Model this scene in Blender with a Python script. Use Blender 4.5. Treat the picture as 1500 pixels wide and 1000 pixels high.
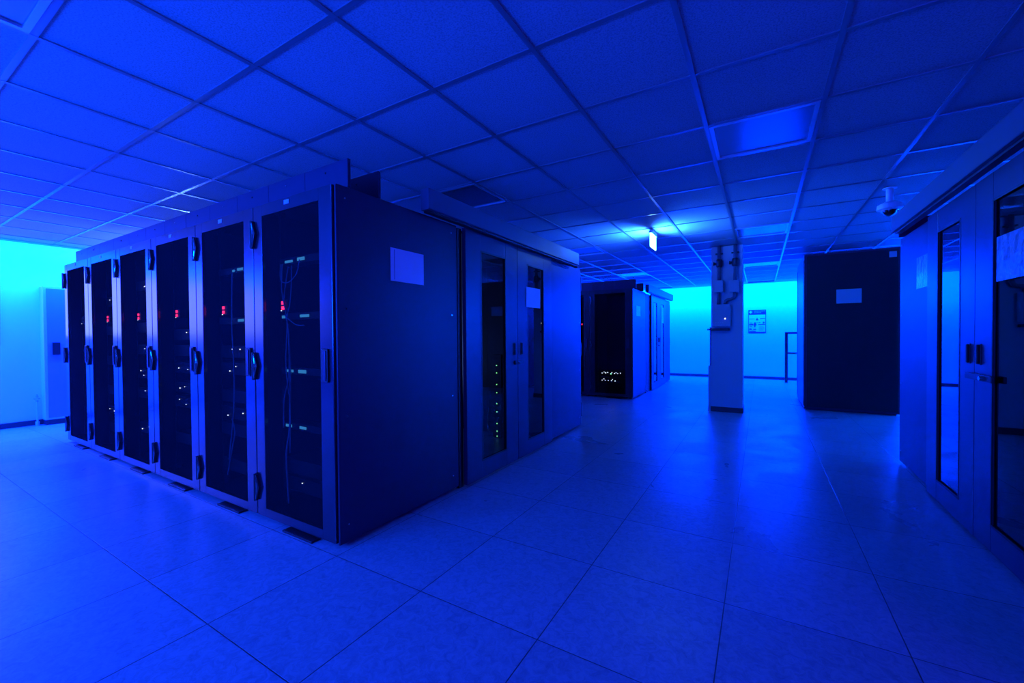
import bpy, bmesh, math, random
from mathutils import Vector, Matrix
random.seed(7)
for o in list(bpy.data.objects): bpy.data.objects.remove(o)
SC = bpy.context.scene
COL = SC.collection
R = math.radians

# ---------------------------------------------------------------- camera
CAM_H = 1.1657
cd = bpy.data.cameras.new('camera'); cam = bpy.data.objects.new('camera', cd); COL.objects.link(cam)
cd.sensor_width = 36.0; cd.lens = 608.5 / 1500 * 36; cd.clip_start = 0.05; cd.clip_end = 100
yaw, pit, rol = 0.5393, -0.0144, -0.0076
f = Vector((-math.sin(yaw)*math.cos(pit), math.cos(yaw)*math.cos(pit), math.sin(pit)))
r = Vector((math.cos(yaw), math.sin(yaw), 0)); u = r.cross(f)
r2 = r*math.cos(rol) + u*math.sin(rol); u2 = -r*math.sin(rol) + u*math.cos(rol)
M = Matrix((r2, u2, -f)).transposed().to_4x4(); M.translation = Vector((0, 0, CAM_H))
cam.matrix_world = M; SC.camera = cam

# ---------------------------------------------------------------- world, exposure, lights
w = bpy.data.worlds.new('world'); SC.world = w; w.use_nodes = True
w.node_tree.nodes['Background'].inputs[0].default_value = (0.05, 0.0, 1.0, 1)
w.node_tree.nodes['Background'].inputs[1].default_value = 0.02
vs = SC.view_settings
vs.view_transform = 'Standard'; vs.look = 'None'; vs.gamma = 1; vs.use_curve_mapping = False; vs.exposure = 0.0

ZC = 2.474                      # ceiling height
XL, XR, YB, YF = -8.45, 5.4, 12.4, -2.4   # left wall, right wall, back wall, wall behind the camera

def area(name, loc, size, energy, color, direction, spread=180):
    l = bpy.data.lights.new(name, 'AREA'); l.shape = 'RECTANGLE'; l.size = size[0]; l.size_y = size[1]
    l.energy = energy; l.color = color; l.spread = R(spread)
    o = bpy.data.objects.new(name, l); COL.objects.link(o)
    d = Vector(direction).normalized(); o.rotation_euler = d.to_track_quat('-Z', 'Y').to_euler(); o.location = loc
    return o
BLUE = (0.0, 0.045, 1.0)
CYAN = (0.0, 0.023, 1.0)
VIOLET = (0.05, 0.0, 1.0)
# bare wall washers under the ceiling edge, without housings
def washer(name, p0, p1, inward, energy, col):
    p0, p1 = Vector(p0), Vector(p1); mid = (p0+p1)/2; L = (p1-p0).length
    l = bpy.data.lights.new(name, 'AREA'); l.shape = 'RECTANGLE'; l.size = L; l.size_y = 0.05
    l.energy = energy; l.color = col
    o = bpy.data.objects.new(name, l); COL.objects.link(o)
    z = -(Vector((0, 0, -1)) - Vector(inward)*0.40).normalized()      # light looks along -z: down and back onto the wall
    x = (p1-p0).normalized(); y = z.cross(x)
    m = Matrix((x, y, z)).transposed().to_4x4(); m.translation = mid; o.matrix_world = m
    return o
washer('wash_light_back', (-6.0, YB-0.40, ZC-0.05), (5.0, YB-0.40, ZC-0.05), (0, -1, 0), 4000, CYAN)
washer('wash_light_left', (XL+0.40, -2.0, ZC-0.05), (XL+0.40, 8.0, ZC-0.05), (1, 0, 0), 4000, CYAN)
washer('wash_light_right', (XR-0.40, 7.0, ZC-0.05), (XR-0.40, 12.0, ZC-0.05), (-1, 0, 0), 1300, (0.0, 0.07, 1.0))
area('blue_flood_behind_camera', (-2.4, -2.1, 1.5), (1.2, 0.8), 360, BLUE, (0.15, 1, 0.45))  # unseen fill light added to brighten the near floor and ceiling
area('blue_glow_left_aisle', (-4.2, -2.0, 1.9), (1.4, 0.8), 300, BLUE, (-0.1, 1, -0.05))  # added fill without a fixture, lifts the left floor and rack fronts
area('violet_glow_aisle', (2.6, -1.3, 1.9), (1.0, 1.0), 60, VIOLET, (-0.8, 0.6, -0.15))  # violet light added to tint the side panels, no lamp stands there

def added_uplight(name, loc, size, energy, col, direction):
    o = area(name, loc, size, energy, col, direction); return o
added_uplight('ceiling_glow_left', (XL+0.12, 3.0, 2.16), (0.12, 10.0), 520, (0.10, 0.24, 1.0), (0.35, 0, 1))  # light strip added to brighten the ceiling along the left wall

# ---------------------------------------------------------------- materials
def mat(name, base=(.5, .5, .5), rough=.5, metal=0, emit=None, es=1, spec=.5, coat=0):
    m = bpy.data.materials.new(name); m.use_nodes = True
    b = m.node_tree.nodes['Principled BSDF']
    b.inputs['Base Color'].default_value = (*base, 1); b.inputs['Roughness'].default_value = rough
    b.inputs['Metallic'].default_value = metal; b.inputs['Specular IOR Level'].default_value = spec
    b.inputs['Coat Weight'].default_value = coat; b.inputs['Coat Roughness'].default_value = .15
    if emit: b.inputs['Emission Color'].default_value = (*emit, 1); b.inputs['Emission Strength'].default_value = es
    return m
def nd(m, t, **k):
    n = m.node_tree.nodes.new(t)
    for a, v in k.items(): setattr(n, a, v)
    return n
def lk(m, a, b): m.node_tree.links.new(a, b)
def noise_bump(m, scale, strength, dist=.002, detail=3):
    b = m.node_tree.nodes['Principled BSDF']
    tc = nd(m, 'ShaderNodeTexCoord'); n = nd(m, 'ShaderNodeTexNoise'); n.inputs['Scale'].default_value = scale; n.inputs['Detail'].default_value = detail
    lk(m, tc.outputs['Object'], n.inputs['Vector'])
    bp = nd(m, 'ShaderNodeBump'); bp.inputs['Strength'].default_value = strength; bp.inputs['Distance'].default_value = dist
    lk(m, n.outputs['Fac'], bp.inputs['Height']); lk(m, bp.outputs['Normal'], b.inputs['Normal'])
    return n
def var_rough(m, scale, lo, hi):
    b = m.node_tree.nodes['Principled BSDF']
    tc = nd(m, 'ShaderNodeTexCoord'); n = nd(m, 'ShaderNodeTexNoise'); n.inputs['Scale'].default_value = scale; n.inputs['Detail'].default_value = 4
    lk(m, tc.outputs['Object'], n.inputs['Vector'])
    mr = nd(m, 'ShaderNodeMapRange'); mr.inputs['To Min'].default_value = lo; mr.inputs['To Max'].default_value = hi
    mr.inputs['From Min'].default_value = .3; mr.inputs['From Max'].default_value = .7
    lk(m, n.outputs['Fac'], mr.inputs['Value']); lk(m, mr.outputs['Result'], b.inputs['Roughness'])

M_wall = mat('painted_wall', (.78, .78, .78), .75); noise_bump(M_wall, 60, .15, .001)
M_wall_dark = mat('dark_wall', (.07, .07, .08), .8)  # for the unseen rear wall, darkened so the rack frames reflect less
M_cabdoor = mat('cabinet_door_paint', (.25, .25, .27), .6)
M_tile = mat('ceiling_tile', (.62, .62, .62), .85)
def speckle(m):
    b = m.node_tree.nodes['Principled BSDF']
    tc = nd(m, 'ShaderNodeTexCoord'); n = nd(m, 'ShaderNodeTexNoise'); n.inputs['Scale'].default_value = 130; n.inputs['Detail'].default_value = 4; n.inputs['Roughness'].default_value = .75
    lk(m, tc.outputs['Object'], n.inputs['Vector'])
    cr = nd(m, 'ShaderNodeValToRGB'); cr.color_ramp.elements[0].position = .36; cr.color_ramp.elements[0].color = (.26, .26, .26, 1)
    cr.color_ramp.elements[1].position = .56; cr.color_ramp.elements[1].color = (.42, .42, .42, 1)
    lk(m, n.outputs['Fac'], cr.inputs['Fac']); lk(m, cr.outputs['Color'], b.inputs['Base Color'])
    bp = nd(m, 'ShaderNodeBump'); bp.inputs['Strength'].default_value = .25; bp.inputs['Distance'].default_value = .001
    lk(m, n.outputs['Fac'], bp.inputs['Height']); lk(m, bp.outputs['Normal'], b.inputs['Normal'])
speckle(M_tile)
M_tbar = mat('ceiling_grid_metal', (.25, .25, .25), .28, .3, coat=.5)
M_troffer = mat('luminaire_louvre_sheet', (.35, .35, .36), .22, .75)
M_troffer_rim = mat('luminaire_rim', (.7, .7, .7), .25, .6)

def floor_material():
    m = mat('raised_floor_tiles', (.55, .55, .55), .3, spec=.5)
    b = m.node_tree.nodes['Principled BSDF']
    tc = nd(m, 'ShaderNodeTexCoord'); sp = nd(m, 'ShaderNodeSeparateXYZ'); lk(m, tc.outputs['Object'], sp.inputs[0])
    def axis(out, off):
        a = nd(m, 'ShaderNodeMath', operation='SUBTRACT'); a.inputs[1].default_value = off; lk(m, out, a.inputs[0])
        d = nd(m, 'ShaderNodeMath', operation='DIVIDE'); d.inputs[1].default_value = .6; lk(m, a.outputs[0], d.inputs[0])
        fr = nd(m, 'ShaderNodeMath', operation='FRACT'); lk(m, d.outputs[0], fr.inputs[0])
        s = nd(m, 'ShaderNodeMath', operation='SUBTRACT'); s.inputs[1].default_value = .5; lk(m, fr.outputs[0], s.inputs[0])
        ab = nd(m, 'ShaderNodeMath', operation='ABSOLUTE'); lk(m, s.outputs[0], ab.inputs[0])
        fl = nd(m, 'ShaderNodeMath', operation='FLOOR'); lk(m, d.outputs[0], fl.inputs[0])
        return ab.outputs[0], fl.outputs[0]
    ax, fx = axis(sp.outputs['X'], -1.3335); ay, fy = axis(sp.outputs['Y'], 1.3973)
    mx = nd(m, 'ShaderNodeMath', operation='MAXIMUM'); lk(m, ax, mx.inputs[0]); lk(m, ay, mx.inputs[1])
    joint = nd(m, 'ShaderNodeMapRange'); joint.inputs['From Min'].default_value = .4955; joint.inputs['From Max'].default_value = .4975
    lk(m, mx.outputs[0], joint.inputs['Value'])
    cx = nd(m, 'ShaderNodeCombineXYZ'); lk(m, fx, cx.inputs[0]); lk(m, fy, cx.inputs[1])
    wn = nd(m, 'ShaderNodeTexWhiteNoise', noise_dimensions='3D'); lk(m, cx.outputs[0], wn.inputs['Vector'])
    # mottled vinyl: fine fibres, larger scuffs
    n1 = nd(m, 'ShaderNodeTexNoise'); n1.inputs['Scale'].default_value = 26; n1.inputs['Detail'].default_value = 8; n1.inputs['Roughness'].default_value = .72; n1.inputs['Distortion'].default_value = 1.2
    lk(m, tc.outputs['Object'], n1.inputs['Vector'])
    n2 = nd(m, 'ShaderNodeTexNoise'); n2.inputs['Scale'].default_value = 2.1; n2.inputs['Detail'].default_value = 5; n2.inputs['Distortion'].default_value = .8
    lk(m, tc.outputs['Object'], n2.inputs['Vector'])
    cr = nd(m, 'ShaderNodeValToRGB')
    cr.color_ramp.elements[0].position = .28; cr.color_ramp.elements[0].color = (.24, .24, .24, 1)
    cr.color_ramp.elements[1].position = .60; cr.color_ramp.elements[1].color = (.40, .40, .40, 1)
    lk(m, n1.outputs['Fac'], cr.inputs['Fac'])
    t = nd(m, 'ShaderNodeMapRange'); t.inputs['To Min'].default_value = .88; t.inputs['To Max'].default_value = 1.05; lk(m, wn.outputs['Value'], t.inputs['Value'])
    mu = nd(m, 'ShaderNodeMixRGB', blend_type='MULTIPLY'); mu.inputs[0].default_value = 1
    lk(m, cr.outputs['Color'], mu.inputs[1]); lk(m, t.outputs['Result'], mu.inputs[2])
    jm = nd(m, 'ShaderNodeMixRGB'); jm.inputs[2].default_value = (.06, .06, .06, 1)
    lk(m, joint.outputs['Result'], jm.inputs[0]); lk(m, mu.outputs[0], jm.inputs[1]); lk(m, jm.outputs[0], b.inputs['Base Color'])
    rr = nd(m, 'ShaderNodeMapRange'); rr.inputs['From Min'].default_value = .3; rr.inputs['From Max'].default_value = .7
    rr.inputs['To Min'].default_value = .27; rr.inputs['To Max'].default_value = .42
    lk(m, n2.outputs['Fac'], rr.inputs['Value']); lk(m, rr.outputs['Result'], b.inputs['Roughness'])
    bp = nd(m, 'ShaderNodeBump', invert=True); bp.inputs['Strength'].default_value = .6; bp.inputs['Distance'].default_value = .003
    lk(m, joint.outputs['Result'], bp.inputs['Height'])
    bp2 = nd(m, 'ShaderNodeBump'); bp2.inputs['Strength'].default_value = .12; bp2.inputs['Distance'].default_value = .001
    lk(m, n1.outputs['Fac'], bp2.inputs['Height']); lk(m, bp.outputs['Normal'], bp2.inputs['Normal']); lk(m, bp2.outputs['Normal'], b.inputs['Normal'])
    return m
M_floor = floor_material()
M_steel = mat('powder_coated_rack_steel', (.062, .040, .075), .34, .15, spec=.35)
M_frame = mat('rack_door_frame_steel', (.11, .10, .13), .22, .9, spec=.6, coat=.2)
M_frame_shaded = mat('black_rack_door_frame', (.02, .02, .024), .4, .2)  # darker copy of the frame steel, dark surroundings put into its colour
M_side = mat('powder_coated_side_panel', (.046, .028, .056), .42, .1, spec=.35); noise_bump(M_side, 220, .05, .0005)
M_dark = mat('matt_black_plastic', (.012, .012, .014), .45)
M_black = mat('black_sheet', (.006, .006, .008), .5)
M_beam = mat('brushed_grey_beam', (.12, .12, .14), .42, .1)
M_white = mat('white_painted_metal', (.7, .7, .7), .4)
M_grey = mat('grey_plastic_box', (.42, .42, .44), .5)
M_conduit = mat('conduit_pipe', (.12, .12, .14), .45)
M_skirt = mat('dark_skirting', (.03, .03, .035), .5)
M_chrome = mat('chrome', (.8, .8, .8), .12, 1)
M_paper = mat('printed_paper', (.85, .85, .85), .5, coat=1)
M_sleeve = mat('crumpled_clear_sleeve', (.5, .5, .5), .12, .0, coat=1); noise_bump(M_sleeve, 14, 1.0, .03, 4)
M_ink = mat('printed_ink', (.015, .015, .03), .6)
M_unit = mat('server_face', (.035, .035, .04), .4, .3)
M_port = mat('patch_panel_ports', (.55, .56, .6), .3, .3)
M_cable = mat('pale_network_cable', (.45, .48, .55), .5)
M_cable_d = mat('dark_network_cable', (.06, .07, .10), .5)
M_pillar = mat('painted_pillar', (.5, .5, .5), .7)
M_lens = mat('smoked_dome', (.01, .01, .01), .05, coat=1)
def led(name, c, s): return mat(name, (0, 0, 0), .5, emit=c, es=s)
L_red = led('red_display', (1, .02, .10), 7)
L_white = led('white_led', (.8, .9, 1), 6)
L_green = led('green_led', (.25, 1, .3), 8)
L_port = led('port_link_lights', (.06, .42, 1), 1.3)  # brightness of the port rows is put into emission
L_exit = led('lit_exit_face', (.30, .85, 1), 7)
L_window = led('lit_window_pane', (.115, .17, 1.0), 7.5)

def perforated():
    m = bpy.data.materials.new('perforated_door_sheet'); m.use_nodes = True
    nt = m.node_tree; b = nt.nodes['Principled BSDF']; out = nt.nodes['Material Output']
    b.inputs['Base Color'].default_value = (.018, .018, .022, 1); b.inputs['Roughness'].default_value = .5; b.inputs['Specular IOR Level'].default_value = .0
    tr = nt.nodes.new('ShaderNodeBsdfTransparent'); mix = nt.nodes.new('ShaderNodeMixShader'); mix.inputs[0].default_value = .55
    nt.links.new(b.outputs[0], mix.inputs[1]); nt.links.new(tr.outputs[0], mix.inputs[2]); nt.links.new(mix.outputs[0], out.inputs[0])
    return m
M_perf = perforated()
def tinted():
    m = bpy.data.materials.new('tinted_door_glass'); m.use_nodes = True
    nt = m.node_tree; nt.nodes.remove(nt.nodes['Principled BSDF']); out = nt.nodes['Material Output']
    tr = nt.nodes.new('ShaderNodeBsdfTransparent'); tr.inputs[0].default_value = (.38, .38, .42, 1)
    gl = nt.nodes.new('ShaderNodeBsdfGlossy'); gl.inputs['Roughness'].default_value = .015; gl.inputs[0].default_value = (1, 1, 1, 1)
    fr = nt.nodes.new('ShaderNodeFresnel'); fr.inputs[0].default_value = 1.65
    mix = nt.nodes.new('ShaderNodeMixShader')
    ge = nt.nodes.new('ShaderNodeNewGeometry'); inv = nt.nodes.new('ShaderNodeMath'); inv.operation = 'SUBTRACT'; inv.inputs[0].default_value = 1
    mul = nt.nodes.new('ShaderNodeMath'); mul.operation = 'MULTIPLY'
    nt.links.new(ge.outputs['Backfacing'], inv.inputs[1]); nt.links.new(inv.outputs[0], mul.inputs[0]); nt.links.new(fr.outputs[0], mul.inputs[1])
    nt.links.new(mul.outputs[0], mix.inputs[0]); nt.links.new(tr.outputs[0], mix.inputs[1]); nt.links.new(gl.outputs[0], mix.inputs[2]); nt.links.new(mix.outputs[0], out.inputs[0])
    return m
M_glass = tinted()

# ---------------------------------------------------------------- mesh helpers
class MB:
    def __init__(s): s.bm = bmesh.new(); s.mats = []
    def mi(s, m):
        if m not in s.mats: s.mats.append(m)
        return s.mats.index(m)
    def box(s, x0, x1, y0, y1, z0, z1, m=None, bevel=0):
        before = set(s.bm.faces)
        vs_ = bmesh.ops.create_cube(s.bm, size=1)['verts']
        for v in vs_: v.co = Vector(((x0+x1)/2 + v.co.x*(x1-x0), (y0+y1)/2 + v.co.y*(y1-y0), (z0+z1)/2 + v.co.z*(z1-z0)))
        if bevel:
            es = list({e for v in vs_ for e in v.link_edges})
            bmesh.ops.bevel(s.bm, geom=es, offset=bevel, segments=2, affect='EDGES', profile=.5)
        if m is not None:
            i = s.mi(m)
            for f_ in s.bm.faces:
                if f_ not in before: f_.material_index = i
        return s
    def cyl(s, p0, p1, r0, r1=None, seg=16, m=None):
        r1 = r0 if r1 is None else r1
        p0, p1 = Vector(p0), Vector(p1); d = p1-p0
        before = set(s.bm.faces)
        q = d.to_track_quat('Z', 'Y').to_matrix().to_4x4(); q.translation = (p0+p1)/2
        bmesh.ops.create_cone(s.bm, cap_ends=True, segments=seg, radius1=r0, radius2=r1, depth=d.length, matrix=q)
        if m is not None:
            i = s.mi(m)
            for f_ in s.bm.faces:
                if f_ not in before: f_.material_index = i
        return s
    def tube(s, pts, rad, seg=8, m=None):
        pts = [Vector(p) for p in pts]; rings = []
        up = Vector((0.3, 0.9, 0.31)).normalized()
        before = set(s.bm.faces)
        for k, p in enumerate(pts):
            d = (pts[min(k+1, len(pts)-1)] - pts[max(k-1, 0)]).normalized()
            a = d.cross(up); a = a.normalized() if a.length > 1e-4 else d.orthogonal().normalized(); b = d.cross(a)
            rings.append([s.bm.verts.new(p + (a*math.cos(2*math.pi*j/seg) + b*math.sin(2*math.pi*j/seg))*rad) for j in range(seg)])
        for a, b in zip(rings, rings[1:]):
            for j in range(seg): s.bm.faces.new((a[j], a[(j+1) % seg], b[(j+1) % seg], b[j]))
        s.bm.faces.new(rings[0][::-1]); s.bm.faces.new(rings[-1])
        if m is not None:
            i = s.mi(m)
            for f_ in s.bm.faces:
                if f_ not in before: f_.material_index = i
        return s
    def prism(s, pts, axis, a0, a1, m=None):
        # polygon pts (2D) extruded along axis 'x','y','z'
        def P(p, a):
            return {'x': Vector((a, p[0], p[1])), 'y': Vector((p[0], a, p[1])), 'z': Vector((p[0], p[1], a))}[axis]
        before = set(s.bm.faces)
        A = [s.bm.verts.new(P(p, a0)) for p in pts]; B = [s.bm.verts.new(P(p, a1)) for p in pts]
        n = len(pts)
        s.bm.faces.new(A); s.bm.faces.new(B[::-1])
        for j in range(n): s.bm.faces.new((A[j], B[j], B[(j+1) % n], A[(j+1) % n]))
        if m is not None:
            i = s.mi(m)
            for f_ in s.bm.faces:
                if f_ not in before: f_.material_index = i
        return s
    def build(s, name, material=None, parent=None, smooth=False):
        bmesh.ops.recalc_face_normals(s.bm, faces=s.bm.faces)
        me = bpy.data.meshes.new(name); s.bm.to_mesh(me); s.bm.free()
        if s.mats:
            for m in s.mats: me.materials.append(m)
        else: me.materials.append(material)
        if smooth:
            for p in me.polygons: p.use_smooth = True
        o = bpy.data.objects.new(name, me); COL.objects.link(o)
        if parent: o.parent = parent
        return o
def tag(o, label, cat, group=None, kind=None):
    if label: o['label'] = label
    if cat: o['category'] = cat
    if group: o['group'] = group
    if kind: o['kind'] = kind
    return o
def thing(name, label, cat, loc=(0, 0, 0), rz=0, group=None):
    o = bpy.data.objects.new(name, None); o.empty_display_size = .1; COL.objects.link(o)
    o.location = loc; o.rotation_euler = (0, 0, rz); tag(o, label, cat, group); return o
def struct(o): o['kind'] = 'structure'; return o
def kids(o): return [c for c in bpy.data.objects if c.parent == o]
def copy_tree(o, parent=None):
    c = o.copy(); COL.objects.link(c)
    if parent: c.parent = parent
    for k in kids(o): copy_tree(k, c)
    return c
def B(name, x0, x1, y0, y1, z0, z1, m, parent=None, bevel=0): return MB().box(x0, x1, y0, y1, z0, z1, bevel=bevel).build(name, m, parent)

# ---------------------------------------------------------------- room shell
struct(B('floor', XL-.2, XR+.2, YF-.2, YB+.2, -.1, 0, M_floor))
WY0, WY1, WZ0, WZ1 = -2.1, 1.20, 1.16, 2.40           # window opening in the left wall
mb = MB()
mb.box(XL-.2, XL, YF, WY0, 0, ZC); mb.box(XL-.2, XL, WY1, YB, 0, ZC); mb.box(XL-.2, XL, WY0, WY1, 0, WZ0); mb.box(XL-.2, XL, WY0, WY1, WZ1, ZC)
struct(mb.build('wall_left', M_wall))
struct(B('wall_back', XL-.2, XR+.2, YB, YB+.2, 0, ZC, M_wall))
struct(B('wall_right', XR, XR+.2, YF, YB, 0, ZC, M_wall))
struct(B('wall_front', XL-.2, XR+.2, YF-.2, YF, 0, ZC, M_wall_dark))
struct(B('baseboard_left', XL, XL+.015, YF, YB-.015, 0, .07, M_skirt))
struct(B('baseboard_back', XL+.015, XR-.015, YB-.015, YB, 0, .07, M_skirt))
# window_1
win = MB()
fw = .05
win.box(XL-.05, XL+.02, WY0, WY1, WZ0, WZ0+fw); win.box(XL-.05, XL+.02, WY0, WY1, WZ1-fw, WZ1)
for y in (WY0, (WY0+WY1)/2-fw/2, WY1-fw): win.box(XL-.05, XL+.02, y, y+fw, WZ0+fw, WZ1-fw)
wo = struct(win.build('window_1', M_white)); wo.name = 'window_1'
B('window_pane', XL-.035, XL-.03, WY0+fw, WY1-fw, WZ0+fw, 2.12, L_window, wo)
B('blind_box', XL-.04, XL+.01, WY0+fw, WY1-fw, 2.121, WZ1-fw, M_white, wo)  # filler panel added so the glowing pane ends lower in reflections

# ceiling: recessed tiles with a T-bar grid; cells with luminaires left open
GX, GY = -1.4947, 1.0989
LIGHTS = [(p, q) for p in (-6, -2, 2, 6) for q in (-2, 3, 8, 13, 18)]
mb = MB()
i0, i1 = math.floor((XL-GX)/.6), math.ceil((XR-GX)/.6); j0, j1 = math.floor((YF-GY)/.6), math.ceil((YB-GY)/.6)
for i in range(i0, i1):
    for j in range(j0, j1):
        if (i, j) in LIGHTS: continue
        xa, xb = max(GX+.6*i, XL-.1), min(GX+.6*(i+1), XR+.1); ya, yb = max(GY+.6*j, YF-.1), min(GY+.6*(j+1), YB+.1)
        if xb-xa < .02 or yb-ya < .02: continue
        mb.box(xa+.011, xb-.011, ya+.011, yb-.011, ZC+.001+random.uniform(0, .0015), ZC+.018, M_tile)
for i in range(i0, i1+1):
    x = GX+.6*i
    if XL < x < XR: mb.box(x-.012, x+.012, YF, YB, ZC-.004, ZC+.03, M_tbar)
for j in range(j0, j1+1):
    y = GY+.6*j
    if YF < y < YB:
        xs = [XL] + [GX+.6*i for i in range(i0, i1+1) if XL < GX+.6*i < XR] + [XR]
        for a, b in zip(xs, xs[1:]): mb.box(a+.0121, b-.0121, y-.012, y+.012, ZC-.003, ZC+.03, M_tbar)
mb.box(XL-.2, XR+.2, YF-.2, YB+.2, ZC+.031, ZC+.12, M_tile)
struct(mb.build('ceiling'))
struct(MB().box(XL, XL+.022, YF, YB, ZC-.022, ZC-.0045).build('trim_1', M_tbar))
struct(MB().box(XL+.023, XR, YB-.022, YB, ZC-.022, ZC-.0045).build('trim_2', M_tbar))

# switched-off recessed luminaires
def luminaire(i, j, label):
    x, y = GX+.6*i, GY+.6*j
    t = thing('recessed_ceiling_light', label, 'ceiling light', (x+.3, y+.3, ZC), 0, None)
    fr = MB(); a = .286; b = .262
    fr.box(-a, a, -a, -b, -.006, .02); fr.box(-a, a, b, a, -.006, .02); fr.box(-a, -b, -b, b, -.006, .02); fr.box(b, a, -b, b, -.006, .02)
    fr.build('frame', M_troffer_rim, t)
    p = MB().box(-.261, .261, -.261, .261, .004, .012).build('diffuser', M_troffer, t)
    return t
lab = {(2, 3): 'switched-off square ceiling light, nearest of the row leading to the pillar', (2, 8): 'switched-off square ceiling light just before the pillar',
       (2, 13): 'switched-off square ceiling light behind the pillar, second from the back wall', (2, 18): 'switched-off square ceiling light touching the back wall, right of the pillar',
       (-2, 3): 'switched-off square ceiling light over the front rack pod', (-2, 8): 'switched-off square ceiling light beyond the front pod, left of the exit sign',
       (-2, 13): 'switched-off square ceiling light above the far rack pod', (-2, 18): 'switched-off square ceiling light at the back wall behind the far pod',
       (-2, -2): 'switched-off square ceiling light in the top left corner of the photo'}
for k, l in lab.items():
    if GY+.6*(k[1]+1) < YB+.05: luminaire(k[0], k[1], l)
    else: LIGHTS.remove(k)
# cells without a visible luminaire get a plain lamp tile in the ceiling mesh
mb = MB()
for (i, j) in LIGHTS:
    if (i, j) in lab: continue
    xa, xb = GX+.6*i, min(GX+.6*(i+1), XR); ya, yb = GY+.6*j, min(GY+.6*(j+1), YB)
    if ya > YB-.05 or ya < YF-.6: continue
    mb.box(xa+.013, xb-.013, max(ya, YF)+.013, yb-.013, ZC+.002, ZC+.018)
struct(mb.build('trim_3', M_tile))

# slim cove profile for a wash light, never placed
def cove(name, x0, x1, y0, y1, label):
    o = B(name, x0, x1, y0, y1, ZC-.075, ZC-.006, M_tbar); return tag(o, label, 'light cove')

# ---------------------------------------------------------------- server racks
RW = .79
def screw(mb, x, y, z, axis='x', s=1, r=.007):
    d = Vector((s*.004, 0, 0)) if axis == 'x' else Vector((0, s*.004, 0))
    mb.cyl(Vector((x, y, z)), Vector((x, y, z))+d, r, r*.8, 8)
def make_rack(label, depth=1.06, end=None, tagtext=None, frame=None):
    """origin: front left floor corner seen from the front; x to the right, y into the rack"""
    t = thing('server_rack', label, 'server rack')
    H = 2.0; e = .0015
    b = MB()
    # carcass: floor, roof, back, corner posts
    b.box(e, RW-e, .03, depth, .025, .06); b.box(e, RW-e, .03, depth, H-.03, H)
    b.box(e, .022, .06, depth, .06, H-.03); b.box(RW-.022, RW-e, .06, depth, .06, H-.03)
    b.box(.022, RW-.022, depth-.02, depth, .06, H-.03)
    b.box(.022, .06, .03, .07, .06, H-.03); b.box(RW-.06, RW-.022, .03, .07, .06, H-.03)
    for x in (.05, RW-.09):
        for y in (.12, depth-.12): b.cyl((x+.02, y, 0), (x+.02, y, .03), .022, seg=10)
    b.build('carcass', M_black, t)
    rails = MB()
    for x in (.100, RW-.15):
        rails.box(x, x+.025, .11, .14, .06, H-.03)
    rails.build('mounting_rails', M_dark, t)
    # door
    d = MB(); z0, z1 = .03, H-.006; x0, x1 = .004, RW-.004
    ml, mr, mt, mbm = .098, RW-.118, z1-.07, z0+.055
    d.box(x0, ml, 0, .024, z0, z1, bevel=.003); d.box(mr, x1, 0, .024, z0, z1, bevel=.003)
    d.box(ml, mr, .001, .024, mt, z1-.0005); d.box(ml, mr, .001, .024, z0+.0005, mbm)
    door = d.build('door', frame or M_frame, t)
    MB().box(ml, mr, .003, .0045, mbm, mt).build('perforated_sheet', M_perf, door)
    for zz in (1.735, .90, .125):
        h = MB()
        # wedge-shaped lift-off hinge
        h.prism([(-.012, zz), (.016, zz), (.046, zz+.085), (.016, zz+.165), (-.012, zz+.165)], 'y', -.016, -.0005)
        h.cyl((-.002, -.012, zz-.004), (-.002, -.012, zz+.17), .009, seg=12)
        hg = h.build('hinge', M_dark, door)
        c = MB(); pts = [(.012+.012*math.sin(math.pi*k/8), -.018, zz+.012+.14*k/8) for k in range(9)]
        c.tube(pts, .0018, 6); c.build('hinge_edge', M_chrome, hg)
    hd = MB(); hx = RW-.098
    hd.box(hx, hx+.058, -.012, -.0005, .915, 1.10, bevel=.004)
    hn = hd.build('handle', M_dark, door)
    MB().box(hx+.026, hx+.05, -.019, -.0125, .925, 1.09, bevel=.004).build('swing_lever', M_steel, hn)
    if tagtext:
        lp = MB().box(.345, .395, -.0015, -.0002, H-.045, H-.02).build('number_label', M_port, door)
    g = MB()
    g.box(.29+.03, .29+.32, -.028, .03, 0, .012, bevel=.003); g.build('foot_plate', M_dark, t)
    if end is not None:
        s = MB(); X0, X1 = (RW+.0, RW+.014) if end > 0 else (-.014, 0)
        s.box(X0, X1, .014, depth-.004, .02, H-.002, bevel=.003)
        sp = s.build('side_panel', M_side, t)
        xx = X1 if end > 0 else X0
        for y in (.07, depth-.07):
            for z in (.12, .72, 1.32, 1.93):
                sc = MB(); screw(sc, xx+(.0005 if end > 0 else -.0005), y, z, 'x', 1 if end > 0 else -1, .006)
                sc.build('screw', M_chrome, sp)
    return t
def finish(o): return o

def tray(name_label, x0, x1, y, n, xe, side='front'):
    """baffle wall standing on the rack roofs, panelled, with screws"""
    t = thing('roof_baffle', name_label, 'baffle', (x0, y, 2.002))
    L = x1-x0; k = n*2; wdt = L/k
    for i in range(k):
        o = MB().box(wdt*i+.0015, wdt*(i+1)-.0015, 0, .02, 0, .160, bevel=.001).build('panel', M_side, t)
        s = MB(); screw(s, wdt*(i+.5), -.0005, .115, 'y', -1, .006)
        s.build('screw', M_dark if i % 2 else M_chrome, o)
    return t

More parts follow.
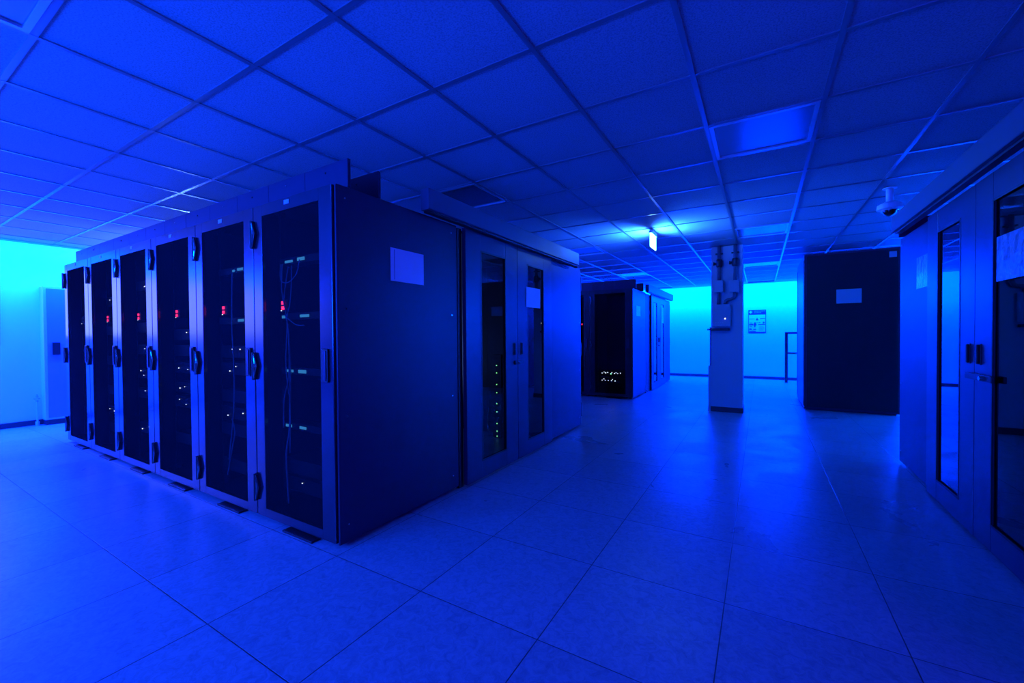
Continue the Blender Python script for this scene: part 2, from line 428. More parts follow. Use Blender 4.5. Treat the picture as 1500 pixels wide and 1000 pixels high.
ordinal = ['nearest', 'second', 'third', 'fourth', 'fifth', 'sixth']
XA = -1.975; YA = 1.437
look = {0: 'at the near corner of the front pod, cables behind its mesh',
        1: 'second from the near corner of the front pod',
        2: 'third from the near corner of the front pod',
        3: 'fourth from the near corner of the front pod',
        4: 'fifth from the near corner of the front pod',
        5: 'farthest left rack of the front pod, beside the wall cabinet'}
racks = []
for k in range(6):
    t = make_rack('dark server rack '+look[k], end=1 if k == 0 else None, tagtext=k < 3) if k < 2 else copy_tree(racks[1])
    t.location = (XA-.014-RW*(k+1), YA, 0); t['label'] = 'dark server rack '+look[k]
    t['group'] = 'server racks along the front of the near pod'
    racks.append(t)
XAE = XA-.014-RW*6
# front pod, far row (doors facing away)
far_lab = ['dark server rack whose side panel ends the front pod beyond its doors', 'dark server rack second in the far row of the front pod', 'dark server rack third in the far row of the front pod']
farr = []
YA2 = 5.03
t0 = make_rack(far_lab[0], depth=.96, end=-1); farr.append(t0)
t1 = make_rack(far_lab[1], depth=.96)
farr.append(t1); farr.append(copy_tree(t1))
for k, t in enumerate(farr):
    t.rotation_euler = (0, 0, math.pi); t.location = (XA-.014-RW*k, YA2, 0); t['label'] = far_lab[k]; t['group'] = 'server racks in the far row of the front pod'
tray('panelled dark baffle strip with screws along the front edge of the near pod roof', XAE, XA+.0, YA+.095, 6, 0)
tray('second dark baffle strip standing behind the first on the near pod roof', XAE, XA+.0, YA+.31, 6, 0)
tray('short dark baffle on the roof of the near pod, beyond the grey door beam', XA-RW*3, XA+.02, YA2-.16, 3, 0)

# ---------------------------------------------------------------- sliding doors of the pods
def door_leaf(label, L, handle_side, x_out, loc, flip=1, group='sliding glass doors closing the rack aisles', sheet=False):
    """leaf in the plane x=0 facing +x (flip=1) or -x (flip=-1); y from 0 to L"""
    t = thing('sliding_door', label, 'door', loc)
    th = .035*flip
    a, b = (0, th) if flip > 0 else (th, 0)
    z0, z1 = .012, 1.995; gy0, gy1 = L*.26, L*.74; gz0, gz1 = .15, 1.85
    f_ = MB(); f_.box(a, b, .002, gy0, z0, z1, bevel=.002); f_.box(a, b, gy1, L-.002, z0, z1, bevel=.002)
    f_.box(a+.001, b-.001, gy0, gy1, gz1, z1-.001); f_.box(a+.001, b-.001, gy0, gy1, z0+.001, gz0)
    fr = f_.build('frame', M_steel, t)
    bd = MB(); xs = th+.0015*flip; xs0, xs1 = sorted((th*.9, xs))
    for (p, q_, r_, s_) in ((gy0-.004, gy0+.008, gz0, gz1), (gy1-.008, gy1+.004, gz0, gz1), (gy0, gy1, gz1-.008, gz1+.004), (gy0, gy1, gz0-.004, gz0+.008)):
        bd.box(xs0, xs1, p, q_, r_, s_)
    bd.build('glass_seal', M_dark, t)
    MB().box(*sorted((th*.55, th*.7)), gy0+.001, gy1-.001, gz0+.001, gz1-.001).build('glass_pane', M_glass, t)
    hy = L-.085 if handle_side > 0 else .045
    h = MB(); hx0, hx1 = sorted((th, th+.004*flip))
    h.box(hx0, hx1, hy, hy+.045, .985, 1.10, bevel=.003)
    hh = h.build('pull_handle', M_dark, t)
    hx0, hx1 = sorted((th+.004*flip, th+.014*flip))
    MB().box(hx0, hx1, hy+.016, hy+.03, .99, 1.095, bevel=.002).build('grip', M_black, hh)
    return t
def lock(label, x, flip, y0, y1):
    t = thing('door_lock', label, 'lock', (x, y0, .90))
    x0, x1 = sorted((.0005*flip, .016*flip))
    MB().box(x0, x1, 0, y1-y0, 0, .035, bevel=.003).build('lock_bar', M_dark, t)
    yy = .32*(y1-y0)
    MB().cyl((.0165*flip, yy, .018), (.028*flip, yy, .018), .012, seg=14).build('lock_cylinder', M_chrome, t)
    return t
def beam(label, x, flip, y0, y1, z0=1.99, z1=2.14, w=.07):
    t = thing('door_track_beam', label, 'beam', (x, y0, 0))
    a, b = sorted((0, w*flip))
    mb = MB(); mb.box(a, b, 0, y1-y0, z0+.01, z1, bevel=.003)
    mb.build('beam_profile', M_beam, t)
    a, b = sorted((w*.15*flip, w*.75*flip))
    MB().box(a, b, .02, y1-y0-.02, z0-.004, z0+.0095).build('rail', M_dark, t)
    a, b = sorted((w*flip-.002*flip, w*flip+.003*flip))
    MB().box(a, b, 0, y1-y0, z0+.010, z0+.016).build('drip_edge', M_steel, t)
    return t
def post(label, x, flip, y0, y1, z1=1.985):
    a, b = sorted((x, x+.03*flip)); return tag(B('door_guide_post', a, b, y0, y1, .0, z1, M_black), label, 'post')

YS = 3.345
# front pod
post('narrow black post between the near rack side and the sliding doors', XA-.03, 1, 2.502, 2.552)
d1 = door_leaf('left sliding glass door of the front pod, dark pane with green lights behind', YS-2.555, 1, 0, (XA+.0005, 2.555, 0), 1)
d2 = door_leaf('right sliding glass door of the front pod with an information sheet', 4.08-YS, -1, 0, (XA+.0005, YS+.001, 0), 1)
lock('dark lock bar across the closed sliding doors of the front pod', XA+.0365, 1, YS-.07, YS+.09)
beam('long grey beam over the sliding doors of the front pod', XA+.038, 1, 2.07, 4.70)
# far pod C
XC = -1.968; YC = 7.50
cl = ['black server rack at the near corner of the far pod, green lights low', 'black server rack with a small red light, second in the far pod', 'black server rack third in the far pod, mostly hidden by the front pod']
t = make_rack(cl[0], depth=.985, end=1, frame=M_frame_shaded); c2 = make_rack(cl[1], depth=.985, frame=M_frame_shaded)
cr = [t, c2, copy_tree(c2)]
for k, t in enumerate(cr):
    t.location = (XC-.014-RW*(k+1), YC, 0); t['label'] = cl[k]; t['group'] = 'server racks along the front of the far pod'
cl2 = ['dark server rack whose side panel ends the far pod beside the back wall passage', 'dark server rack in the rear row of the far pod behind its doors']
t = make_rack(cl2[0], depth=.73, end=-1); c2 = make_rack(cl2[1], depth=.73)
for k, t in enumerate((t, c2)):
    t.rotation_euler = (0, 0, math.pi); t.location = (XC-.014-RW*k, 11.07, 0); t['label'] = cl2[k]; t['group'] = 'server racks in the rear row of the far pod'
tray('dark baffle strip along the front roof edge of the far pod', XC-RW*3, XC+.05, YC+.06, 3, 0)
tray('short dark baffle block standing on the far pod roof beside its door beam', XC-RW*3, XC+.02, YC+.72, 3, 0)
post('black post between the side panel and the doors of the far pod', XC-.03, 1, 8.50, 8.84)
e1 = door_leaf('left sliding glass door of the far pod next to the black post', 9.58-8.85, 1, 0, (XC+.0005, 8.85, 0), 1)
e2 = door_leaf('right sliding glass door of the far pod with pale sheet, nearest the back wall', 10.32-9.58, -1, 0, (XC+.0005, 9.582, 0), 1)
lock('dark lock bar across the closed sliding doors of the far pod', XC+.0365, 1, 9.51, 9.67)
beam('grey beam over the sliding doors of the far pod', XC+.038, 1, 8.30, 10.92)
# right pod B: face at x = XBF looking towards -x
XBF = 1.07
bl = ['dark server rack whose bright side panel with a sleeve ends the right pod', 'dark server rack second in the far row of the right pod']
YB2 = 4.985
t = make_rack(bl[0], depth=.90, end=1); c2 = make_rack(bl[1], depth=.90)
for k, t in enumerate((t, c2)):
    t.rotation_euler = (0, 0, math.pi); t.location = (XBF+.014+RW*(k+1), YB2, 0); t['label'] = bl[k]; t['group'] = 'server racks in the far row of the right pod'
bl = ['dark server rack in the near row of the right pod, behind glass', 'dark server rack second in the near row of the right pod']
t = make_rack(bl[0], depth=1.06, end=-1); c2 = make_rack(bl[1], depth=1.06)
for k, t in enumerate((t, c2)):
    t.location = (XBF+.014+RW*k, 1.46, 0); t['label'] = bl[k]; t['group'] = 'server racks in the near row of the right pod'
g1 = door_leaf('far sliding glass door of the right pod reflecting the bright back wall', 4.13-YS, -1, 0, (XBF-.0005, YS+.001, 0), -1)
g2 = door_leaf('near sliding glass door of the right pod at the right edge of the photo', YS-2.561, 1, 0, (XBF-.0005, 2.56, 0), -1)
lock('dark lock bar with chrome cylinder on the doors of the right pod', XBF-.038, -1, YS-.25, YS+.07)
beam('long dark beam over the sliding doors of the right pod', XBF-.038, -1, 2.07, 4.74, 2.005, 2.155)
tray('short black baffle on the roof of the right pod behind its beam end', XBF-.03, XBF+RW*2, YB2-.10, 2, 0)
# roofs over the pod aisles keep them dark inside
tag(B('aisle_roof_panel', XAE, XA-.03, 2.505, 4.06, 1.965, 1.985, M_black), 'black roof panel covering the aisle inside the front pod', 'roof panel')
tag(B('aisle_roof_panel', XC-RW*3, XC-.03, 8.49, 10.33, 1.965, 1.985, M_black), 'black roof panel covering the aisle inside the far pod', 'roof panel')
tag(B('aisle_roof_panel', XBF+.03, XBF+RW*2, 2.53, 4.08, 1.965, 1.985, M_black), 'black roof panel covering the aisle inside the right pod', 'roof panel')
tag(B('aisle_end_wall', XAE, XAE+.03, 2.505, 5.03, 0, 1.96, M_black), 'black sheet closing the far left end of the front pod aisle', 'end wall')
tag(B('aisle_end_wall', XC-RW*2-.06, XC-RW*2-.03, 8.49, 11.06, 0, 1.96, M_black), 'black sheet closing the hidden end of the far pod aisle', 'end wall')
tag(B('aisle_end_wall', XBF+RW*2+.02, XBF+RW*2+.05, 2.53, 4.08, 0, 1.96, M_black), 'black sheet closing the hidden end of the right pod aisle', 'end wall')

# ---------------------------------------------------------------- equipment inside the racks
def unit(name, label, cat, x, y, z, w_, h_, d_, leds=(), ports=None, m=M_unit, group=None):
    """box of equipment whose face looks towards -y at y"""
    t = thing(name, label, cat, (x, y, z), 0, group)
    MB().box(0, w_, 0, d_, 0, h_, bevel=.002).build('case', m, t)
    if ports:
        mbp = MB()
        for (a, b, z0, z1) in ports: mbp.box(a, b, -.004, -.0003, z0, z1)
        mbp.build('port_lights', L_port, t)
    for (lx, lz, s, mm) in leds:
        MB().box(lx-s/2, lx+s/2, -.004, -.0003, lz-s/2, lz+s/2).build('status_light', mm, t)
    return t
def seven_seg(x, z, s, digits, t):
    """two-digit red display lines"""
    SEG = {'0': 'abcdef', '1': 'bc', '2': 'abged', '3': 'abgcd', '4': 'fgbc', '5': 'afgcd', '6': 'afgecd', '7': 'abc', '8': 'abcdefg', '9': 'abcdfg'}
    mb = MB(); w_, h_ = s*.5, s; tk = s*.16
    for k, ch in enumerate(digits):
        ox = x + k*(w_+s*.28)
        R_ = {'a': (0, w_, h_-tk, h_), 'g': (0, w_, h_/2-tk/2, h_/2+tk/2), 'd': (0, w_, 0, tk), 'f': (0, tk, h_/2, h_), 'e': (0, tk, 0, h_/2), 'b': (w_-tk, w_, h_/2, h_), 'c': (w_-tk, w_, 0, h_/2)}
        for c in SEG[ch]:
            a, b, c0, c1 = R_[c]; mb.box(ox+a, ox+b, -.004, -.0003, z+c0, z+c1)
    return mb.build('digit_display', L_red, t)
grp = 'equipment in the front pod racks'
YI = YA+.08
def rx(k): return XA-.014-RW*(k+1)
names = ['near corner', 'second', 'third', 'fourth', 'fifth', 'farthest left']
for k in range(6):
    x = rx(k)
    mon = unit('power_meter', 'red-digit power meter in the %s rack of the front pod' % names[k], 'power meter', x+(.15, .19, .215, .215, .215, .21)[k], YI, 1.33, .085, .075, .05, group='red power meters')
    if k < 5:
        seven_seg(.02, .042, .021, '08'[:2] if k else '88', mon); seven_seg(.02, .010, .021, '88', mon)
    MB().box(.012, .02, -.003, -.0003, .002, .006).build('status_light', L_white, mon)
# patch panels and cables in the near corner rack
pp = []
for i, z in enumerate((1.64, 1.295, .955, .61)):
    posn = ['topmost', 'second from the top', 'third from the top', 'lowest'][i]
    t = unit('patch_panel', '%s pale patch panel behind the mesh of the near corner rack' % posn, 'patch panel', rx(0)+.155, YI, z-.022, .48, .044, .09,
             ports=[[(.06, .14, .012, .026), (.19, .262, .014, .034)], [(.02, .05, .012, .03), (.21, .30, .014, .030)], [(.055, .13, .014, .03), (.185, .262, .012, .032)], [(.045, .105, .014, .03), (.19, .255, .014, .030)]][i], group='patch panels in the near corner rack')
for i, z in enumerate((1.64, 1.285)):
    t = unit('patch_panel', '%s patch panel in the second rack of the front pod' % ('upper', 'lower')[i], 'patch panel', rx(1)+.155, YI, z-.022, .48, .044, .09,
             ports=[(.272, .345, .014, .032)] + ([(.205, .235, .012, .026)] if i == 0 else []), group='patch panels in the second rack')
def cable(label, pts, rad, m=M_cable, group='network cables hanging in the near corner rack'):
    # smooth catmull-rom through pts
    P = [Vector(p) for p in pts]; out = []
    for a in range(len(P)-1):
        p0, p1, p2, p3 = P[max(a-1, 0)], P[a], P[a+1], P[min(a+2, len(P)-1)]
        for s in range(6):
            t_ = s/6; out.append(.5*((2*p1)+(p2-p0)*t_+(2*p0-5*p1+4*p2-p3)*t_*t_+(-p0+3*p1-3*p2+p3)*t_**3))
    out.append(P[-1]); o = MB().tube(out, rad, 6).build('network_cable', m, smooth=True)
    return tag(o, label, 'cable', group)
cx0 = rx(0)+.262; cy = YI-.030
rnd = random.Random(3)
cable('pale cable running down the middle of the near corner rack, crossing at hip height', [(cx0-.03, cy, 1.62), (cx0-.02, cy-.01, 1.45), (cx0+.01, cy, 1.28), (cx0+.03, cy, 1.12), (cx0+.02, cy, .92), (cx0-.03, cy, .78), (cx0-.04, cy, .60)], .0035)
cable('pale cable crossing the other way in the near corner rack', [(cx0+.02, cy+.008, 1.60), (cx0-.03, cy+.008, 1.40), (cx0, cy+.008, 1.27), (cx0-.02, cy+.008, 1.02), (cx0-.01, cy+.01, .88), (cx0+.02, cy+.008, .74), (cx0+.01, cy+.008, .45)], .0035)
cable('pale cable curling right from the middle patch panel of the near corner rack', [(cx0, cy, 1.28), (cx0+.06, cy-.01, 1.36), (cx0+.08, cy-.01, 1.48), (cx0+.07, cy, 1.60)], .003)
cable('thin cable straying to the right below the lit panel of the near corner rack', [(cx0-.01, cy, 1.30), (cx0+.06, cy-.012, 1.27), (cx0+.13, cy-.012, 1.24), (cx0+.19, cy, 1.235)], .003)
cable('thin cable arching under the topmost panel of the near corner rack', [(cx0-.05, cy, 1.62), (cx0-.03, cy-.01, 1.52), (cx0+.05, cy-.01, 1.50), (cx0+.12, cy, 1.55), (cx0+.15, cy, 1.63)], .0028)
cable('thick pale cable trunk down the lower half of the near corner rack', [(cx0-.01, cy+.02, 1.25), (cx0, cy+.02, 1.1), (cx0+.005, cy+.02, .9), (cx0-.01, cy+.02, .6), (cx0-.05, cy+.02, .42), (cx0-.03, cy+.02, .12)], .006)
cable('straight cable bundle along the right rail of the near corner rack', [(rx(0)+.585, YI-.005, 1.85), (rx(0)+.588, YI-.005, 1.3), (rx(0)+.585, YI-.005, .8), (rx(0)+.585, YI-.005, .12)], .008)
cable('dim cable fanning down the lower right of the second rack', [(rx(1)+.42, cy, 1.62), (rx(1)+.40, cy, 1.3), (rx(1)+.42, cy, .9), (rx(1)+.40, cy, .62), (rx(1)+.33, cy, .3)], .005, M_cable, 'cables in the second rack')
cable('dim curled cable low in the second rack', [(rx(1)+.40, cy-.01, .60), (rx(1)+.46, cy-.02, .52), (rx(1)+.42, cy-.02, .40), (rx(1)+.35, cy-.02, .2)], .004, M_cable, 'cables in the second rack')
# servers with tiny status lights
def srv(k, zs, seedv, ltop):
    rr = random.Random(seedv)
    for i, z in enumerate(zs):
        L = []
        for q_ in range(rr.choice((0, 1, 1, 2))):
            L.append((rr.uniform(.04, .30), rr.uniform(.02, .07), rr.uniform(.004, .007), L_white))
        unit('rack_server', '%s dark server in the %s rack of the front pod' % (ltop[i], names[k]), 'server', rx(k)+.155, YI+.012, z, .48, .088, .62, leds=L, group='dark servers in the front pod racks')
order = ['topmost', 'second from top', 'third from top', 'fourth from top', 'fifth from top', 'lowest']
srv(0, (.20, .31), 1, ['lower', 'upper'])
srv(1, (1.02, .90, .70, .58, .46, .20), 11, order)
srv(2, (1.15, 1.02, .88, .72, .60, .30), 5, order)
srv(3, (1.60, 1.22, 1.02, .80, .62, .30), 9, order)
srv(4, (1.50, 1.20, .90, .60, .40, .22), 4, order)
# lit unit column behind the left glass door: faces +x side of aisle (far row)
t = unit('lit_switch_column', 'tall dark panel with a column of green lights behind the front pod glass door', 'switch', -2.63, 3.95, .0, .12, .95, .05,
         leds=[(.06, zz, .011, L_green) for zz in (.828, .743, .611, .518, .393, .30, .167, .080, .024)])
# far pod lights
def ledrow(label, x, z, pts, cols):
    return unit('network_switch', label, 'network switch', x, YC+.155, z, .48, .09, .3, leds=[(a, b, s, c) for (a, b, s), c in zip(pts, cols)], group='lit switches at the foot of the far pod corner rack')
ledrow('upper lit switch with green and white lights low in the far pod corner rack', rx(0)+.007+.155, .395,
       [(.03, .045, .013), (.07, .065, .012), (.10, .050, .016), (.14, .060, .013), (.20, .035, .018), (.22, .060, .011), (.27, .045, .015), (.30, .060, .012), (.33, .045, .012), (.38, .055, .013)],
       [L_white, L_white, L_white, L_white, L_green, L_white, L_white, L_white, L_white, L_white])
ledrow('lower lit switch with white lights low in the far pod corner rack', rx(0)+.007+.155, .255,
       [(.03, .050, .012), (.065, .075, .013), (.09, .050, .010), (.15, .045, .011), (.21, .045, .012), (.23, .07, .010), (.28, .045, .014)], [L_white]*7)
t = unit('power_meter', 'small red indicator in the second black rack of the far pod', 'power meter', rx(1)+.56, YC+.155, 1.34, .05, .06, .05, leds=[(.02, .03, .02, L_red), (.025, .045, .012, L_red)])

# ---------------------------------------------------------------- sheets in clear sleeves
def sheet(name, label, x, flip, y0, y1, z0, z1, lines=True, m=M_paper):
    t = thing(name, label, 'notice', (x, y0, z0))
    a, b = sorted((0, .002*flip)); W, H = y1-y0, z1-z0
    MB().box(a, b, 0, W, 0, H).build('paper', m, t)
    if lines:
        mb = MB(); a, b = sorted((.0022*flip, .003*flip))
        mb.box(a, b, .030, .033, .01, H-.01)
        mb.build('fold_line', M_ink, t)
    return t
sheet('notice_sheet', 'pale notice sheet on the side of the near corner rack', XA+.0008, 1, 1.835, 2.13, 1.513, 1.72)
sheet('notice_sheet', 'pale notice sheet on the right sliding door of the front pod', XA+.0385, 1, 3.51, 3.80, 1.44, 1.635, lines=False)
sheet('notice_sheet', 'clear sleeve with crumpled sheet on the right pod side panel', XBF-.0008, -1, 4.22, 4.51, 1.51, 1.755, lines=False, m=M_sleeve)
sheet('notice_sheet', 'crumpled sheet in a clear sleeve on the near glass door of the right pod', XBF-.0385, -1, 2.72, 3.085, 1.42, 1.645, lines=False, m=M_sleeve)
sheet('notice_sheet', 'small notice on the side panel of the far pod', XC+.0008, 1, 7.76, 8.06, 1.51, 1.70, lines=False)
sheet('notice_sheet', 'pale sheet on the right glass door of the far pod', XC+.0385, 1, 9.80, 10.07, 1.42, 1.78, lines=False)

# ---------------------------------------------------------------- dark tall cabinet D
XD0, XD1, YD0, YD1, HD = .572, 1.675, 7.72, 9.1, 2.36
t = thing('tall_dark_cabinet', 'tall black cabinet near the back right with pale side and paper label', 'cabinet', (XD0, YD0, 0))
mb = MB(); Wd = XD1-XD0; Dd = YD1-YD0
mb.box(.0, Wd, .02, Dd, .02, HD, bevel=.004); mb.box(.03, Wd-.03, .06, Dd-.05, 0, .02)
mb.build('body', M_steel, t)
fp = MB().box(.03, Wd-.03, 0, .0195, .05, HD-.03, bevel=.003).build('front_panel', M_black, t)
mb = MB()
for z in (.35, 1.2, 2.15): mb.box(.045, .065, -.012, -.0005, z, z+.06)
mb.build('hinge_pins', M_dark, fp)
MB().box(.385, .675, -.003, -.0005, 1.60, 1.805).build('paper_label', M_grey, fp)
MB().box(Wd-.13, Wd-.05, -.003, -.0005, HD-.14, HD-.06).build('corner_sticker', M_grey, fp)
sd = MB().box(-.008, -.0005, .04, Dd-.02, .06, HD-.08, bevel=.002).build('side_door', M_steel, t)
MB().box(-.013, -.0085, Dd-.20, Dd-.18, .10, HD-.12).build('side_seal', M_dark, sd)

# ---------------------------------------------------------------- pillar and its fittings
PX0, PX1, PY0, PY1 = -.640, -.225, 6.93, 7.34
t = thing('square_pillar', 'square painted pillar with dark plinth standing in the passage', 'pillar', (PX0, PY0, 0))
MB().box(0, PX1-PX0, 0, PY1-PY0, 0, ZC-.006, bevel=.006).build('shaft', M_pillar, t)
MB().box(-.008, PX1-PX0+.008, -.008, PY1-PY0+.008, 0, .075).build('plinth', M_skirt, t)
def pipe(label, x, z0, z1, y=PY0-.045):
    t = thing('vertical_conduit', label, 'conduit', (x, y, z0), 0, 'vertical conduits on the pillar')
    MB().cyl((0, 0, 0), (0, 0, z1-z0), .024, seg=18).build('pipe', M_conduit, t, True)
    zz = 2.21-z0
    mb = MB(); mb.cyl((0, 0, zz-.06), (0, 0, zz-.035), .034, .045, 18); mb.cyl((0, 0, zz-.035), (0, 0, zz+.035), .045, seg=18); mb.cyl((0, 0, zz+.035), (0, 0, zz+.06), .045, .034, 18)
    mb.cyl((0, 0, zz), (-.07, 0, zz), .018, seg=12); mb.cyl((-.065, 0, zz), (-.078, 0, zz), .026, seg=12)
    mb.build('coupling', M_dark, t)
    mb = MB(); mb.box(-.05, .05, -.012, .0445, 2.345-z0, 2.360-z0); mb.build('bracket', M_dark, t)
    return t
pipe('left vertical conduit with coupling running up the pillar', -.528, 1.955, ZC-.006)
pipe('right vertical conduit with coupling running up the pillar', -.318, 1.945, ZC-.006)
def jbox(label, x0, x1, z0, z1):
    t = thing('junction_box', label, 'junction box', (x0, PY0, z0), 0, 'junction boxes on the pillar')
    MB().box(0, x1-x0, -.09, -.001, 0, z1-z0, bevel=.006).build('box_body', M_grey, t)
    MB().box(-.003, x1-x0+.003, -.105, -.0905, -.003, z1-z0+.003, bevel=.004).build('lid', M_grey, t)
    return t
jbox('left grey junction box under the left conduit on the pillar', -.598, -.475, 1.785, 1.952)
jbox('right grey junction box under the right conduit on the pillar', -.390, -.268, 1.775, 1.940)
tag(MB().cyl((-.535, PY0-.045, 1.605), (-.535, PY0-.045, 1.782), .024, seg=16).build('conduit_stub', M_conduit, smooth=True), 'short straight pipe between left junction box and control box on the pillar', 'conduit')
pts = [(-.325, PY0-.045, 1.775), (-.325, PY0-.045, 1.73), (-.340, PY0-.045, 1.69), (-.375, PY0-.045, 1.675), (-.41, PY0-.045, 1.67), (-.44, PY0-.045, 1.655), (-.455, PY0-.045, 1.605)]
tag(MB().tube(pts, .022, 12).build('bent_conduit', M_conduit, smooth=True), 'bent pipe curving from the right junction box to the control box', 'conduit')
t = thing('control_box', 'ribbed grey control box with a white light on the pillar', 'control box', (-.612, PY0, 1.275))
MB().box(0, .232, -.10, -.001, 0, .325, bevel=.006).build('case', M_grey, t)
mb = MB()
for i in range(6): mb.box(.008, .224, -.106, -.1005, .13+i*.028, .144+i*.028)
mb.build('ribs', M_grey, t)
MB().cyl((.165, -.1005, .115), (.165, -.106, .115), .006, seg=12).build('status_light', L_white, t)
mb = MB()
for i in range(4): mb.box(.04+i*.03, .05+i*.03, -.103, -.1005, .055, .061)
mb.build('button_row', M_white, t)
tag(MB().box(-.645, -.39, PY0-.06, PY0-.001, 1.215, 1.250, bevel=.003).box(-.69, -.645, PY0-.05, PY0-.02, 1.222, 1.244).build('cable_shelf', M_dark), 'thin dark bar below the control box sticking out left of the pillar', 'bracket')
tag(MB().cyl((PX0-.012, PY0+.03, .685), (PX0-.012, PY0+.03, 1.27), .010, seg=10).build('thin_conduit', M_conduit), 'thin conduit down the left edge of the pillar', 'conduit')
t = thing('side_trunking', 'low painted trunking box on the left side of the pillar', 'trunking', (PX0-.042, PY0+.01, 0))
MB().box(0, .041, 0, .16, .055, .68, bevel=.003).build('cover', M_pillar, t)
MB().box(-.006, .0325, .01, .15, 0, .0545).build('base', M_pillar, t)
MB().box(-.005, -.0005, .03, .13, .30, .44).build('socket_plate', M_grey, t)

# ---------------------------------------------------------------- first aid poster on the back wall
px0, px1, pz0, pz1 = -.272, .118, 1.185, 1.775
t = thing('first_aid_poster', 'first aid poster with white cross on the back wall', 'poster', (px0, YB-.002, pz0))
W, H = px1-px0, pz1-pz0
MB().box(0, W, -.006, 0, 0, H).build('board', M_ink, t)
MB().box(.014, W-.014, -.008, -.0062, .03, H*.79).build('printed_area', M_paper, t)
mb = MB(); cxp, czp = .052, H-.055
mb.box(cxp-.036, cxp+.036, -.008, -.0062, czp-.012, czp+.012); mb.box(cxp-.012, cxp+.012, -.0083, -.0062, czp-.034, czp+.034); mb.build('white_cross', M_paper, t)
mb = MB(); rr = random.Random(2)
xx = .13
while xx < W-.05:
    ww = rr.uniform(.018, .04); mb.box(xx, xx+ww, -.008, -.0062, H-.04, H-.022); xx += ww+.010
xx = .13
while xx < W-.12:
    ww = rr.uniform(.012, .03); mb.box(xx, xx+ww, -.008, -.0062, H-.075, H-.06); xx += ww+.010
mb.build('title_lettering', M_grey, t)
mb = MB()
for (a, b, c, d_) in ((.02, .14, .355, .365), (.26, .37, .355, .37), (.17, .22, .32, .36), (.185, .205, .36, .385), (.02, .11, .195, .235), (.12, .18, .19, .24), (.13, .165, .24, .27), (.13, .16, .145, .19), (.22, .37, .20, .225),
                      (.03, .09, .25, .262), (.17, .26, .255, .262), (.24, .27, .262, .275), (.32, .35, .24, .285), (.345, .365, .25, .27), (.03, .08, .15, .17), (.02, .08, .08, .11), (.11, .175, .08, .105), (.02, .17, .035, .055), (.025, .06, .11, .12)):
    mb.box(a, b, -.0095, -.0082, c, d_)
for k in range(9): mb.box(.235, .235+rr.uniform(.08, .12), -.0095, -.0082, .06+k*.014, .0625+k*.014)
mb.build('printed_pictures', M_ink, t)

# ---------------------------------------------------------------- railing by the back wall
rxl, ryl = .523, 11.75
t = thing('hand_railing', 'dark metal railing by the back wall behind the black cabinet', 'railing', (rxl, ryl, 0))
mb = MB(); mb.box(-.03, .03, -.03, .03, 0, 1.20); mb.box(.80, .86, -.03, .03, 0, 1.20); mb.build('post', M_skirt, t)
MB().box(.0301, 0.7995, -.03, .03, 1.15, 1.20).build('top_rail', M_skirt, t)
MB().box(.0301, 0.7995, -.02, .02, .68, .72).build('mid_rail', M_skirt, t)

# ---------------------------------------------------------------- exit sign
ex, ey = -1.165, 5.40
t = thing('exit_sign', 'brightly lit exit sign hanging from the ceiling over the passage', 'exit sign', (ex, ey, ZC))
mb = MB(); mb.box(-.022, .022, -.06, .18, -.035, -.005, bevel=.003); mb.build('ceiling_mount', M_grey, t)
MB().box(-.018, .018, -.13, .19, -.058, -.0355, bevel=.003).build('lamp_housing', M_grey, t)
MB().box(-.006, .006, -.12, .18, -.225, -.0585, bevel=.001).build('sign_plate', L_exit, t)
for s in (1, -1):
    l = bpy.data.lights.new('exit_sign_glow', 'AREA'); l.shape = 'RECTANGLE'; l.size = .16; l.size_y = .28; l.energy = 90; l.color = (.01, .11, 1); l.spread = R(140)
    o = bpy.data.objects.new('exit_sign_glow', l); COL.objects.link(o); o.parent = t
    zax = Vector((-s, 0, -.45)).normalized(); yax = Vector((0, 1, 0)); xax = yax.cross(zax)
    m_ = Matrix((xax, yax, zax)).transposed().to_4x4(); m_.translation = Vector((s*.012, .03, -.14)); o.matrix_local = m_

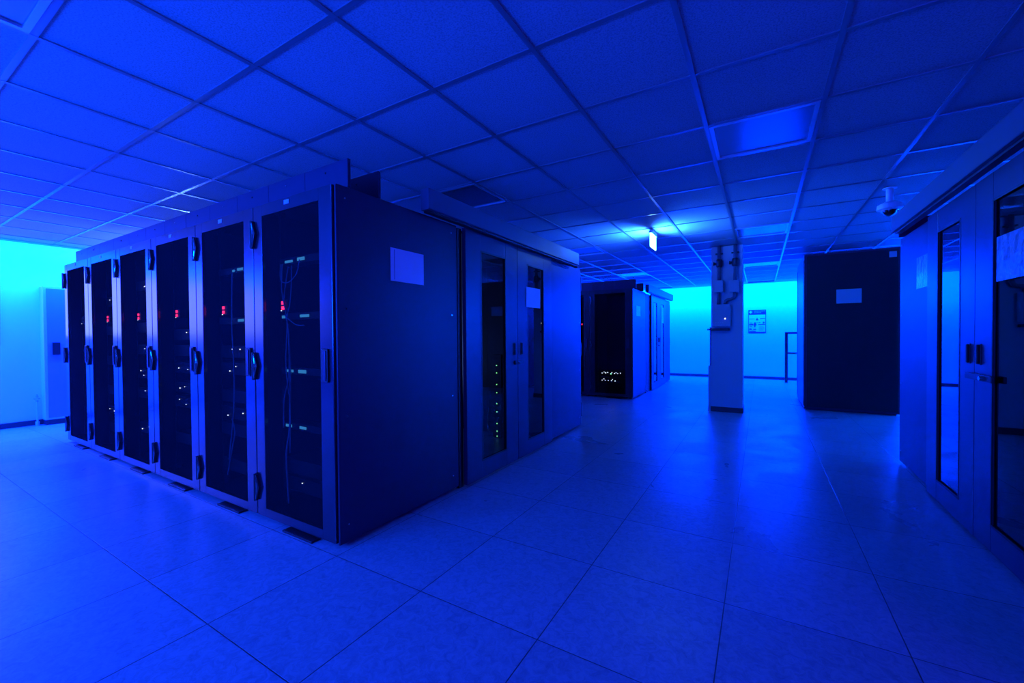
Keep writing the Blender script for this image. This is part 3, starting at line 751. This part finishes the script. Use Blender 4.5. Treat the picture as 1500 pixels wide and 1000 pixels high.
# ---------------------------------------------------------------- dome camera
t = thing('dome_security_camera', 'white dome security camera on a short stem under the ceiling', 'security camera', (1.0, 4.99, ZC))
MB().cyl((0, 0, -.012), (0, 0, -.0045), .05, seg=28).build('ceiling_flange', M_white, t, False)
MB().cyl((0, 0, -.13), (0, 0, -.0125), .027, seg=24).build('stem', M_white, t, True)
mb = MB(); mb.cyl((0, 0, -.155), (0, 0, -.131), .088, .045, 36); mb.cyl((0, 0, -.195), (0, 0, -.155), .092, .088, 36); mb.cyl((0, 0, -.208), (0, 0, -.195), .060, .088, 36)
mb.build('housing', M_white, t)
bm = bmesh.new(); bmesh.ops.create_uvsphere(bm, u_segments=24, v_segments=14, radius=.052)
for v in bm.verts: v.co.z -= .205
me = bpy.data.meshes.new('dome'); bm.to_mesh(me); bm.free(); me.materials.append(M_lens)
for p in me.polygons: p.use_smooth = True
o = bpy.data.objects.new('dome', me); COL.objects.link(o); o.parent = t
bm = bmesh.new(); n = 32
ring = [(r_*math.cos(2*math.pi*k/n), r_*math.sin(2*math.pi*k/n), z_) for r_, z_ in ((.056, -.207), (.062, -.209), (.060, -.214), (.055, -.213)) for k in range(n)]
V = [bm.verts.new(p) for p in ring]
for a in range(4):
    for k in range(n): bm.faces.new((V[a*n+k], V[a*n+(k+1) % n], V[((a+1) % 4)*n+(k+1) % n], V[((a+1) % 4)*n+k]))
bmesh.ops.recalc_face_normals(bm, faces=bm.faces)
me = bpy.data.meshes.new('trim_ring'); bm.to_mesh(me); bm.free(); me.materials.append(M_chrome)
o = bpy.data.objects.new('trim_ring', me); COL.objects.link(o); o.parent = t

# ---------------------------------------------------------------- left wall cabinet, pipe
t = thing('wall_cabinet', 'tall shallow pale cabinet against the left wall beside the racks', 'cabinet', (XL+.001, 1.56, 0))
MB().box(.0, .17, 0, 1.2, .07, 1.88, bevel=.006).build('body', M_white, t)
MB().box(.0, .165, .01, 1.19, 0, .07).build('plinth', M_skirt, t)
dr = MB().box(.1705, .185, .03, 1.17, .10, 1.85, bevel=.003).build('door', M_cabdoor, t)
MB().box(.1855, .20, .075, .15, .95, 1.12, bevel=.003).build('handle', M_dark, dr)
t = thing('wall_pipe', 'thin upright pipe with small tap low on the left wall', 'pipe', (XL+.05, 1.51, 0))
MB().cyl((0, 0, .0), (0, 0, .38), .009, seg=12).cyl((0, 0, 0), (0, 0, .05), .02, seg=14).build('pipe', M_white, t)
MB().cyl((-.04, 0, .33), (.03, 0, .33), .010, seg=10).cyl((0, -.03, .36), (0, .03, .36), .007, seg=10).cyl((0, 0, .38), (0, 0, .42), .015, .006, 12).build('tap', M_grey, t)
